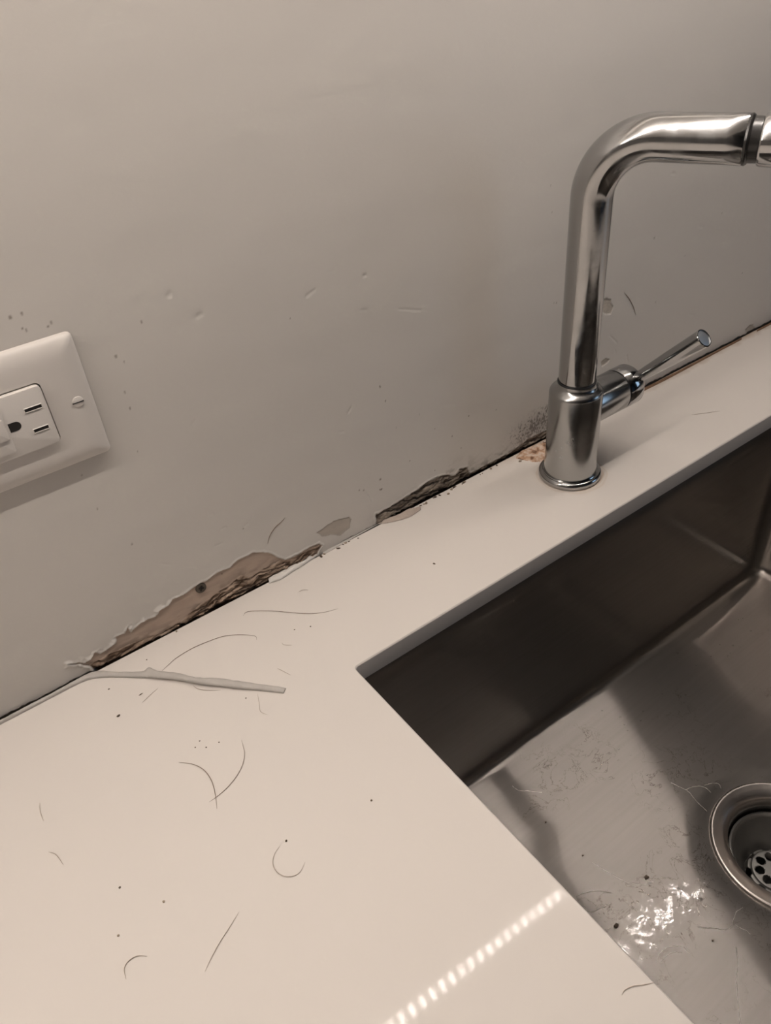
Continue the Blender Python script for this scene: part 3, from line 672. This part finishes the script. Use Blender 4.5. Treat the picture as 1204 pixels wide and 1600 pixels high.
for sx in (1, -1):
    slot(sx*.0266, .0060, .0041, .0009); slot(sx*.0265, -.0058, .0036, .0009)
    # U-shaped ground hole
    pts2 = [(-.0028, -.0024), (.0006, -.0024)] + [(.0006+.0024*math.cos(a), .0024*math.sin(a)) for a in [(-PI/2+PI*i/12) for i in range(1, 12)]] + [(.0006, .0024), (-.0028, .0024)]
    bm = bmesh.new()
    f0 = [bm.verts.new((sx*(.0155+x), -.00862, z)) for x, z in pts2]; f1 = [bm.verts.new((sx*(.0155+x), -.0084, z)) for x, z in pts2]
    bm.faces.new(f0)
    for i in range(len(f0)): bm.faces.new((f0[i], f0[(i+1) % len(f0)], f1[(i+1) % len(f0)], f1[i]))
    from_bm('ground_hole', bm, M['slot'], rec)
pnl = from_bm('control_panel', rr_box(.0118, .0130, -.0080, -.0094, .0016, 0, 0, .0004), M['device'], rec, smooth=True, angle=40)
for sx in (1, -1):
    from_bm('push_button', rr_box(.0052, .0056, -.0090, -.0103, .0008, sx*.0059, .0006, .0004), M['plate'], pnl, smooth=True, angle=40)
for sx in (1, -1):
    bm = bmesh.new(); lathe(bm, [(.0,-.0068),(.0020,-.0067),(.0029,-.0064),(.0031,-.0058)], origin=(sx*.0481,0,0), axis=(0,1,0), n=36)
    s_ = from_bm('cover_screw', bm, M['plate'], outlet, smooth=True, angle=40)
    bm = bmesh.new(); box(bm, sx*.0481-.0029, sx*.0481+.0029, -.00695, -.0060, -.00022, .00022); from_bm('screw_slot', bm, M['slot'], s_)

# ------------------------------------------------------------------ caulk strips
def ribbon(name, upper, lower, mat, thick, lift, label, cat, n_sub=5, jag=.0002, seed=1, parent=None, tilt=0.0):
    """loft a thick ragged bead between two outlines lying on the worktop"""
    U = smooth_path([Vector(W(u, v, 2, 0)) for u, v in upper], n_sub); L = smooth_path([Vector(W(u, v, 2, 0)) for u, v in lower], n_sub)
    rnd = random.Random(seed); bm = bmesh.new(); rows = []
    n = len(U)
    for i in range(n):
        a, b = U[i].copy(), L[i].copy(); j1 = Vector((rnd.uniform(-1,1), rnd.uniform(-1,1), 0))*jag; a += j1
        z = lift(i/(n-1)) if callable(lift) else lift; e = 1.0 if 0 < i < n-1 else .5
        prof = [(0,0.0),(-.02,.45),(.12,.8),(.35,1),(.65,.9),(.9,.72),(1.0,.35),(.98,0)]
        rows.append([bm.verts.new((a.lerp(b, s)) + Vector((0,0, z + thick*h*e*(1+.15*rnd.uniform(-1,1)) + tilt*(1-s)))) for s, h in prof])
    m_ = len(rows[0])
    for a, b in zip(rows[:-1], rows[1:]):
        for k in range(m_): bm.faces.new((a[k], a[(k+1) % m_], b[(k+1) % m_], b[k]))
    bm.faces.new(rows[0]); bm.faces.new(rows[-1])
    o = from_bm(name, bm, mat, smooth=True, angle=50); tag(o, label, cat); return o
up = [(-40,1149.5),(0,1128.5),(50,1102.5),(90,1081),(128,1060),(153,1050),(183,1052),(223,1051),(234,1046),(247,1052),(279,1056),(307,1063),(339,1063),(372,1067),(399,1070),(446,1076)]
lo = [(-40,1154),(0,1133),(50,1107),(90,1086),(130,1066),(153,1060),(185,1059),(215,1060),(235,1061),(250,1063),(279,1066),(319,1073),(345,1075),(372,1078),(405,1080),(443,1084)]
ribbon('caulk_strip', up, lo, M['caulk'], .0022, lambda t: .0001 + .0016*max(0, math.sin((t-.45)*PI/.5))*(t > .45), 'long grey strip of caulk peeled from the joint, its end lying across the worktop', 'caulk', seed=3)
ribbon('caulk_strip', [(419,905),(436,897),(453,889),(475,876),(494,865),(502,857)], [(421,912),(439,906),(456,895),(474,884),(490,873),(503,864)], M['caulk_white'], .0018, .0002,
       'short white caulk piece lodged in the joint below the torn tan paper', 'caulk', seed=5, tilt=.0012)
ribbon('caulk_strip', [(504,863),(530,848),(560,832),(588,817)], [(505,867),(531,853),(561,836),(590,820)], M['caulk'], .0008, .0001, 'thin straight line of caulk left in the joint between the two torn patches', 'caulk', seed=6)
ribbon('caulk_flake', [(588,815),(608,812),(625,806),(637,799),(648,797),(657,794)], [(588,820),(608,817),(626,813),(640,808),(650,802),(657,797)], M['flake'], .0006, .0002,
       'pinkish curled flake sticking out from the right-hand dark tear', 'flake', seed=7, tilt=.0016)
ribbon('joint_sealant', [(1000,609),(1040,590),(1080,569),(1120,548),(1158,528)], [(1000,614),(1040,594),(1080,572.5),(1120,551),(1158,531)], M['brown_caulk'], .0007, .0001,
       'thin brown stained sealant line along the wall right of the tap lever', 'sealant', seed=8)
ribbon('joint_sealant', [(1182,516),(1204,504),(1240,485)], [(1182,518.5),(1204,507),(1240,488)], M['brown_caulk'], .0007, .0001, 'short brown sealant line at the right end of the joint past the chipped spot', 'sealant', seed=9)

# crusty rust deposit beside the tap foot
def crust():
    c = [(806,716),(812,704),(828,698),(842,692),(858,690),(866,700),(862,712),(855,722),(840,722),(822,721)]
    P = [W(u, v, 2, 0)[:2] for u, v in c]; xs = np.arange(.355, .425, .0006); ys = np.arange(-.032, -.0014, .0006)
    X, Y = np.meshgrid(xs, ys); s = poly_sd(X+(fbm(X*250,Y*250,5)-.5)*.004, Y+(fbm(X*250,Y*250,8)-.5)*.004, P)
    Z = np.where(s > 0, .0003+.0016*sstep(0,.004,s)*fbm(X*500,Y*500,11,4)*1.3, -.0006)
    me = grid_mesh('rust_deposit', X, Y, Z)
    bm = bmesh.new(); bm.from_mesh(me); bmesh.ops.delete(bm, geom=[f for f in bm.faces if all(v.co.z < 0 for v in f.verts)], context='FACES'); bm.to_mesh(me); bm.free()
    o = link_obj('rust_deposit', me, M['rust']); tag(o, 'crumbly orange-pink rust deposit on the worktop beside the tap foot', 'deposit')
crust()

# drywall screw in the torn paper
sp_ = W(314, 919); sw = empty('drywall_screw', (sp_[0], 0.0004, sp_[2])); tag(sw, 'dark rusty cross-head screw showing in the torn wall paper', 'screw')
bm = bmesh.new(); lathe(bm, [(.0,-.0004),(.0014,-.0005),(.0030,-.0009),(.0037,-.0006),(.0038,.0002),(.0022,.0020),(.0014,.003),(.0014,.010)], axis=(0,1,0), n=36)
hd = from_bm('head', bm, M['screw'], sw, smooth=True, angle=50)
for a in (0, PI/2):
    bm = bmesh.new(); vs = bmesh.ops.create_cube(bm, size=1)['verts']
    for v in vs: v.co = Vector((v.co.x*.0036, v.co.y*.0008-.0008, v.co.z*.0008))
    bmesh.ops.rotate(bm, verts=vs, cent=(0,0,0), matrix=Matrix.Rotation(a+.4, 3, 'Y')); from_bm('drive_recess', bm, M['slot'], hd)

# ------------------------------------------------------------------ hairs
def hair(px, label, mat='hair', r=.00013, axis=2, val=0.0, taper=True, group=None, bow=.0003):
    off = r*1.0
    pts = [Vector(W(u, v, axis, (val+off) if axis == 2 else (val-off))) for u, v in px]
    pts = smooth_path(pts, 6); n = len(pts)
    for i, p in enumerate(pts):
        h = bow*math.sin(PI*i/(n-1))
        if axis == 2: p.z += h
        else: p.y -= h
    rad = [r*(1-.75*abs(2*i/(n-1)-1)**3) for i in range(n)]
    bm = bmesh.new(); tube(bm, pts, rad, 6); o = from_bm('hair', bm, M[mat], smooth=True); tag(o, label, 'hair', group)
hair([(251,1050),(262,1040),(276,1028),(303,1012),(332,1000),(352,994),(376,992),(398,994),(401,1000)], 'long arched brown hair above the peeled caulk strip', r=.00014)
hair([(301,1071),(310,1077),(325,1079),(345,1078)], 'short curved hair peeping below the peeled caulk strip', r=.00013)
hair([(380,962),(384,957),(395,955),(425,955),(450,957),(480,959),(505,957),(528,951)], 'long wavy dark hair below the torn tan paper', r=.00015)
hair([(279,1191),(300,1194),(318,1203),(330,1219),(336,1240),(339,1264)], 'brown hair arched down to the right, crossing another hair, left of worktop centre', r=.00017)
hair([(377,1156),(382,1178),(377,1200),(363,1222),(345,1240),(327,1253)], 'curved hair bowed to the right, crossing the end of another hair', r=.00015)
hair([(437,1322),(429,1334),(426,1348),(431,1361),(443,1369),(458,1369),(469,1362),(476,1347)], 'pale hair curled into an open loop on the worktop', 'hair_pale', .00016)
hair([(373,1425),(358,1450),(342,1475),(330,1497),(320,1518)], 'pale nearly straight hair near the bottom of the worktop', 'hair_pale', .00016)
hair([(230,1494),(214,1494),(201,1502),(194,1514),(197,1530)], 'pale hair bent in a half circle at the lower left of the worktop', 'hair_pale', .00018)
hair([(62,1254),(63,1268),(68,1283)], 'tiny pale hair at the far left of the worktop', 'hair_pale', .00016)
hair([(76,1331),(88,1336),(99,1351)], 'short pale bent hair at the left of the worktop', 'hair_pale', .00016)
hair([(971,1555),(976,1547),(989,1541),(1005,1539),(1022,1535)], 'pale hair on the worktop strip at the left rim of the sink', 'hair_pale', .00016)
hair([(433,1044),(442,1049),(454,1055)], 'short pale hair above the end of the peeled caulk strip', 'hair_pale', .00015)
hair([(402,1083),(405,1100),(407,1112),(418,1117)], 'pale L-shaped hair just under the end of the peeled caulk strip', 'hair_pale', .00012)
hair([(440,1004),(444,1008),(456,1008)], 'tiny pale hook-shaped hair below the long wavy hair', 'hair_pale', .00013)
hair([(466,925),(474,922),(482,922)], 'tiny pale hair under the short white caulk piece', 'hair_pale', .00013)
hair([(418,850),(421,838),(430,824),(439,816),(445,809)], 'dark curved hair stuck to the wall above the torn tan paper', 'hair', .0002, axis=1, bow=0)
hair([(975,457),(982,466),(989,479),(993,492)], 'dark hair stuck to the wall right of the tap pipe', 'hair', .00022, axis=1, bow=0)
hair([(1080,648),(1100,646),(1125,642)], 'faint pale hair on the worktop below the lever, at right', 'hair_pale', .00016)
hair([(247,1075),(233,1088),(222,1098)], 'pale hair below the middle of the peeled caulk strip', 'hair_pale', .00013)

# crumbs: each one its own little lump
def lump_mesh(name, seed, sx, sy, sz):
    bm = bmesh.new(); bmesh.ops.create_icosphere(bm, subdivisions=2, radius=1)
    rnd = random.Random(seed)
    for v in bm.verts: v.co *= rnd.uniform(.75, 1.1); v.co = Vector((v.co.x*sx, v.co.y*sy, max(v.co.z, -.6)*sz))
    return bm
def crumb(u, v, s, label, mat='speck', group=None, el=1.0, rz=0.0):
    p = W(u, v, 2, 0); o = from_bm('crumb', lump_mesh('crumb', int(u*7+v), s*el, s, s*.6), M[mat], smooth=True)
    o.location = (p[0], p[1], s*.6*.6); o.rotation_euler = (0, 0, rz); tag(o, label, 'crumb', group)
crumb(185,1119,.0008,'dark crumb lying under the bend of the peeled caulk strip',el=1.5,rz=.3)
crumb(220,1085,.0004,'thin dark sliver below the start of the loose caulk strip',el=3.6,rz=.1)
crumb(170,1077,.0005,'small dark crumb between the caulk bend and the larger crumb',el=1.2)
crumb(678,881,.0007,'dark crumb on the bare worktop left of the sink rim',el=1.6,rz=-1)
crumb(580,1251,.0006,'dark speck on the worktop left of the sink edge')
crumb(447,1314,.0006,'dark speck just above the looped hair')
crumb(187,1387,.0006,'dark speck at the lower left of the worktop')
crumb(256,1409,.0007,'pale brown speck at lower left, right of a darker one','crumb')
crumb(185,1462,.0006,'pale speck above the half-circle hair','crumb')
crumb(460,984,.0005,'small dark crumb, left one of a pair under the long wavy hair')
crumb(485,979,.0005,'small dark crumb, right one of a pair under the long wavy hair')
for u, v in ((312,1158),(322,1168),(342,1160),(305,1168)): crumb(u, v, .00045, 'tiny dark speck in the cluster above the two crossing hairs', group='tiny specks above the crossing hairs')
crumb(384,1091,.00045,'tiny dark speck just under the loose end of the caulk strip')
crumb(229,1031,.00045,'tiny dark speck between the torn wall and the caulk strip')
crumb(700,772,.0011,'larger brown crumb fallen in front of the right-hand dark tear','crumb',el=1.2)
crumb(812,721,.0012,'dark crumb at the left tip of the rust deposit','crumb',el=1.3)
rnd = random.Random(12)
for i in range(44):                                              # debris that fell along the open joint
    u = rnd.choice([rnd.uniform(170, 420), rnd.uniform(500, 560), rnd.uniform(590, 735), rnd.uniform(735, 855), rnd.uniform(590,735)]); v = 1127-.517*u + rnd.uniform(.6, 3.6)
    lb, gp = (('tiny brown crumb on the worktop edge under the torn tan paper', 'crumbs under the tan tear') if u < 450 else ('tiny brown crumb on the worktop edge between the two torn patches', 'crumbs between the tears') if u < 575 else
              ('tiny brown crumb on the worktop edge under the dark right-hand tear', 'crumbs under the dark tear') if u < 736 else ('tiny brown crumb at the joint between the dark tear and the tap', 'crumbs beside the tap'))
    crumb(u, v, rnd.uniform(.0004, .0010), lb, rnd.choice(['crumb','speck']), gp, el=rnd.uniform(1, 2), rz=rnd.uniform(0, 3))

# ------------------------------------------------------------------ droplets and residue in the sink
def sink_z(x, y):
    rf = .009
    tx = min((x-BX0-rf)/(DR[0]-BX0-rf), (BX1-rf-x)/(BX1-rf-DR[0])); ty = min((y-BY0-rf)/(DR[1]-BY0-rf), (BY1-rf-y)/(BY1-rf-DR[1]))
    t = max(0, min(1, min(tx, ty))); return ZF-DROP*min(1, t/.8)
def on_sink(u, v):
    z = ZF
    for _ in range(4): p = W(u, v, 2, z); z = sink_z(p[0], p[1])
    return Vector((p[0], p[1], z))
def droplet(u, v, s):
    bm = bmesh.new(); bmesh.ops.create_uvsphere(bm, u_segments=12, v_segments=8, radius=1)
    for q in bm.verts: q.co = Vector((q.co.x*s, q.co.y*s*.9, max(q.co.z, -.1)*s*.45))
    o = from_bm('water_droplet', bm, M['water'], smooth=True); o.location = on_sink(u, v)+Vector((0,0,.00005)); 
    if v < 1100: tag(o, 'small water droplet on the dark back right part of the sink floor', 'droplet', 'water droplets in the back right of the sink')
    elif v < 1200: tag(o, 'small water droplet on the sink floor between the back wall and the drain', 'droplet', 'water droplets behind the drain')
    elif v < 1300: tag(o, 'small water droplet on the sink floor just left of the top of the drain ring', 'droplet', 'water droplets left of the drain top')
    else: tag(o, 'small water droplet on the sink floor by the bright glint below the crease', 'droplet', 'water droplets by the glint')
dp = [(1101,957),(1103,975),(1091,995),(1153,968),(1160,966),(1124,1007),(1144,1008),(1087,1039),(1058,1020),(1034,1084),(1004,1111),(1140,1020),(1187,1076),(1147,1130),(1111,1000),(1172,985),(1136,1024),(1000,1125),(968,1120),(975,1132),(980,1141),(1110,1025),(1070,1085),(1200,984),(966,1170),(985,1180),(1010,1210),(1020,1226),(940,1110),(1060,1228),(1045,1262),(1050,1275),(1105,1385),(1095,1405),(1060,1388),(1040,1395),(1120,1400)]
for u, v in dp: droplet(u, v, random.uniform(.0006, .0013))
def residue(px, w, label, seed=0):
    rnd = random.Random(seed); bm = bmesh.new(); pts = smooth_path([on_sink(u, v)+Vector((0,0,.00008)) for u, v in px], 5)
    pts = [p+Vector((rnd.uniform(-1,1), rnd.uniform(-1,1), 0))*w*.5 for p in pts]
    tube(bm, pts, [w*.55*rnd.uniform(.4, 1.1) for _ in pts], 6)
    for v in bm.verts: 
        pass
    o = from_bm('dried_residue', bm, M['scale'], smooth=True); tag(o, label, 'residue')
residue([(1048,1223),(1062,1230),(1075,1237),(1088,1252),(1104,1268)], .0004, 'thin dried trace running from the creased floor to the drain rim', 1)
residue([(1070,1234),(1085,1229),(1100,1230),(1110,1238)], .0004, 'thin dried trace branching off above the drain rim', 2)
residue([(1100,1227),(1112,1224),(1122,1225),(1126,1232)], .00035, 'tiny hooked dried trace left of the top of the drain', 3)
residue([(1090,1448),(1100,1450),(1115,1450),(1130,1453),(1142,1449),(1145,1438),(1150,1425),(1160,1418)], .0004, 'dried branching trace below the drain', 4)
residue([(1148,1445),(1156,1450),(1165,1454),(1172,1460)], .00035, 'short dried trace to the right of the branching one below the drain', 5)
residue([(1025,1503),(1030,1490),(1040,1482),(1055,1478),(1068,1480),(1076,1490)], .0004, 'arched dried trace near the sink front, outer one of two', 6)
residue([(1032,1505),(1040,1494),(1052,1488),(1064,1488)], .0004, 'arched dried trace near the sink front, inner one of two', 7)
residue([(1150,1480),(1152,1510),(1150,1530),(1152,1560),(1156,1600)], .0003, 'long thin upright dried line near the bottom right of the sink', 8)
residue([(800,1228),(810,1235),(825,1236),(846,1238)], .0003, 'fine dried trace on the left part of the sink floor', 9)
residue([(925,1348),(945,1360),(965,1372),(985,1380),(1005,1382),(1020,1378)], .0003, 'wandering dried trace under the crease of the sink floor', 10)
residue([(900,1400),(915,1395),(935,1392),(955,1396)], .0004, 'dried crust close to the worktop edge over the sink', 11)
residue([(912,1418),(925,1425),(940,1418),(955,1412)], .0005, 'thicker dried crust at the worktop edge over the sink', 12)
for u, v, s, lb in ((1010,1371,.0019,'dark greenish crumb on the sink floor under the crease'),(962,1447,.0020,'black crumb on the sink floor close to the worktop edge'),(852,1285,.0010,'small dark crumb on the left part of the sink floor'),(910,1337,.0009,'small dark crumb on the sink floor by the crease'),(1113,1470,.0008,'small dark crumb on the sink floor below the drain')):
    p = on_sink(u, v); o = from_bm('crumb', lump_mesh('crumb', int(u), s, s*.8, s*.6), M['speck'], smooth=True); o.location = p+Vector((0,0,s*.36)); tag(o, lb, 'crumb')

# ------------------------------------------------------------------ wall cupboard and its LED strip, above the frame
uc = empty('wall_cupboard', (-.22, -.17, .51)); tag(uc, 'white wall cupboard above the worktop', 'cabinet')
bm = bmesh.new(); box(bm, -1.19, .85, -.34, -.0005, .512, 1.2, .001); part('carcass', bm, M['cab_white'], uc)
for i in range(4):
    x0 = -1.19+.51*i; bm = bmesh.new(); box(bm, x0+.0015, x0+.5085, -.36, -.341, .508, 1.2, .001); part('door', bm, M['cab_white'], uc)
ls = empty('led_strip', (-.2, STRIP_Y, STRIP_Z+.004)); tag(ls, 'LED strip fixed beneath the wall cupboard', 'light')
bm = bmesh.new(); box(bm, -1.0, .780, STRIP_Y-.006, STRIP_Y+.006, .5012, .512); part('channel', bm, M['cab_white'], ls)
bm = bmesh.new(); x = -.99
while x < .778:
    v = [bm.verts.new((x+a*.0025, STRIP_Y+b_*.0040, .4980-b_*.0027)) for a, b_ in ((-1,-1),(-1,1),(1,1),(1,-1))]; bm.faces.new(v); x += .0139
o = part('diode', bm, M['led'], ls); tag(o, kind='stuff')
me = o.data
if me.polygons[0].normal.z > 0: me.flip_normals()
# body of the unseen lamp added for warm fill
cl = empty('fill_lamp', (-.9, -.75, 1.46)); tag(cl, 'unseen square lamp added under the ceiling for warm fill', 'lamp')
bm = bmesh.new(); box(bm, -1.18, -.62, -1.03, -.47, 1.44, 1.5, .005); part('housing', bm, M['cab_white'], cl)
bm = bmesh.new(); box(bm, -1.15, -.65, -1.0, -.5, 1.432, 1.4398); part('diffuser', bm, M['lamp'], cl)
# unseen blue cupboard, added to give the chrome blue reflections
ib = empty('blue_reflection_cupboard', (.9, -2.3, -.9)); tag(ib, 'unseen tall dark blue cupboard added for blue reflections in the chrome', 'cabinet')
bm = bmesh.new(); box(bm, .5, 1.3, -2.58, -2.05, -.9, .9, .002); part('carcass', bm, M['blue_cab'], ib)
for x0, x1 in ((.5,.9),(.9,1.3)):
    bm = bmesh.new(); box(bm, x0+.002, x1-.002, -2.049, -2.03, -.86, .88, .001); part('door', bm, M['blue_cab'], ib)
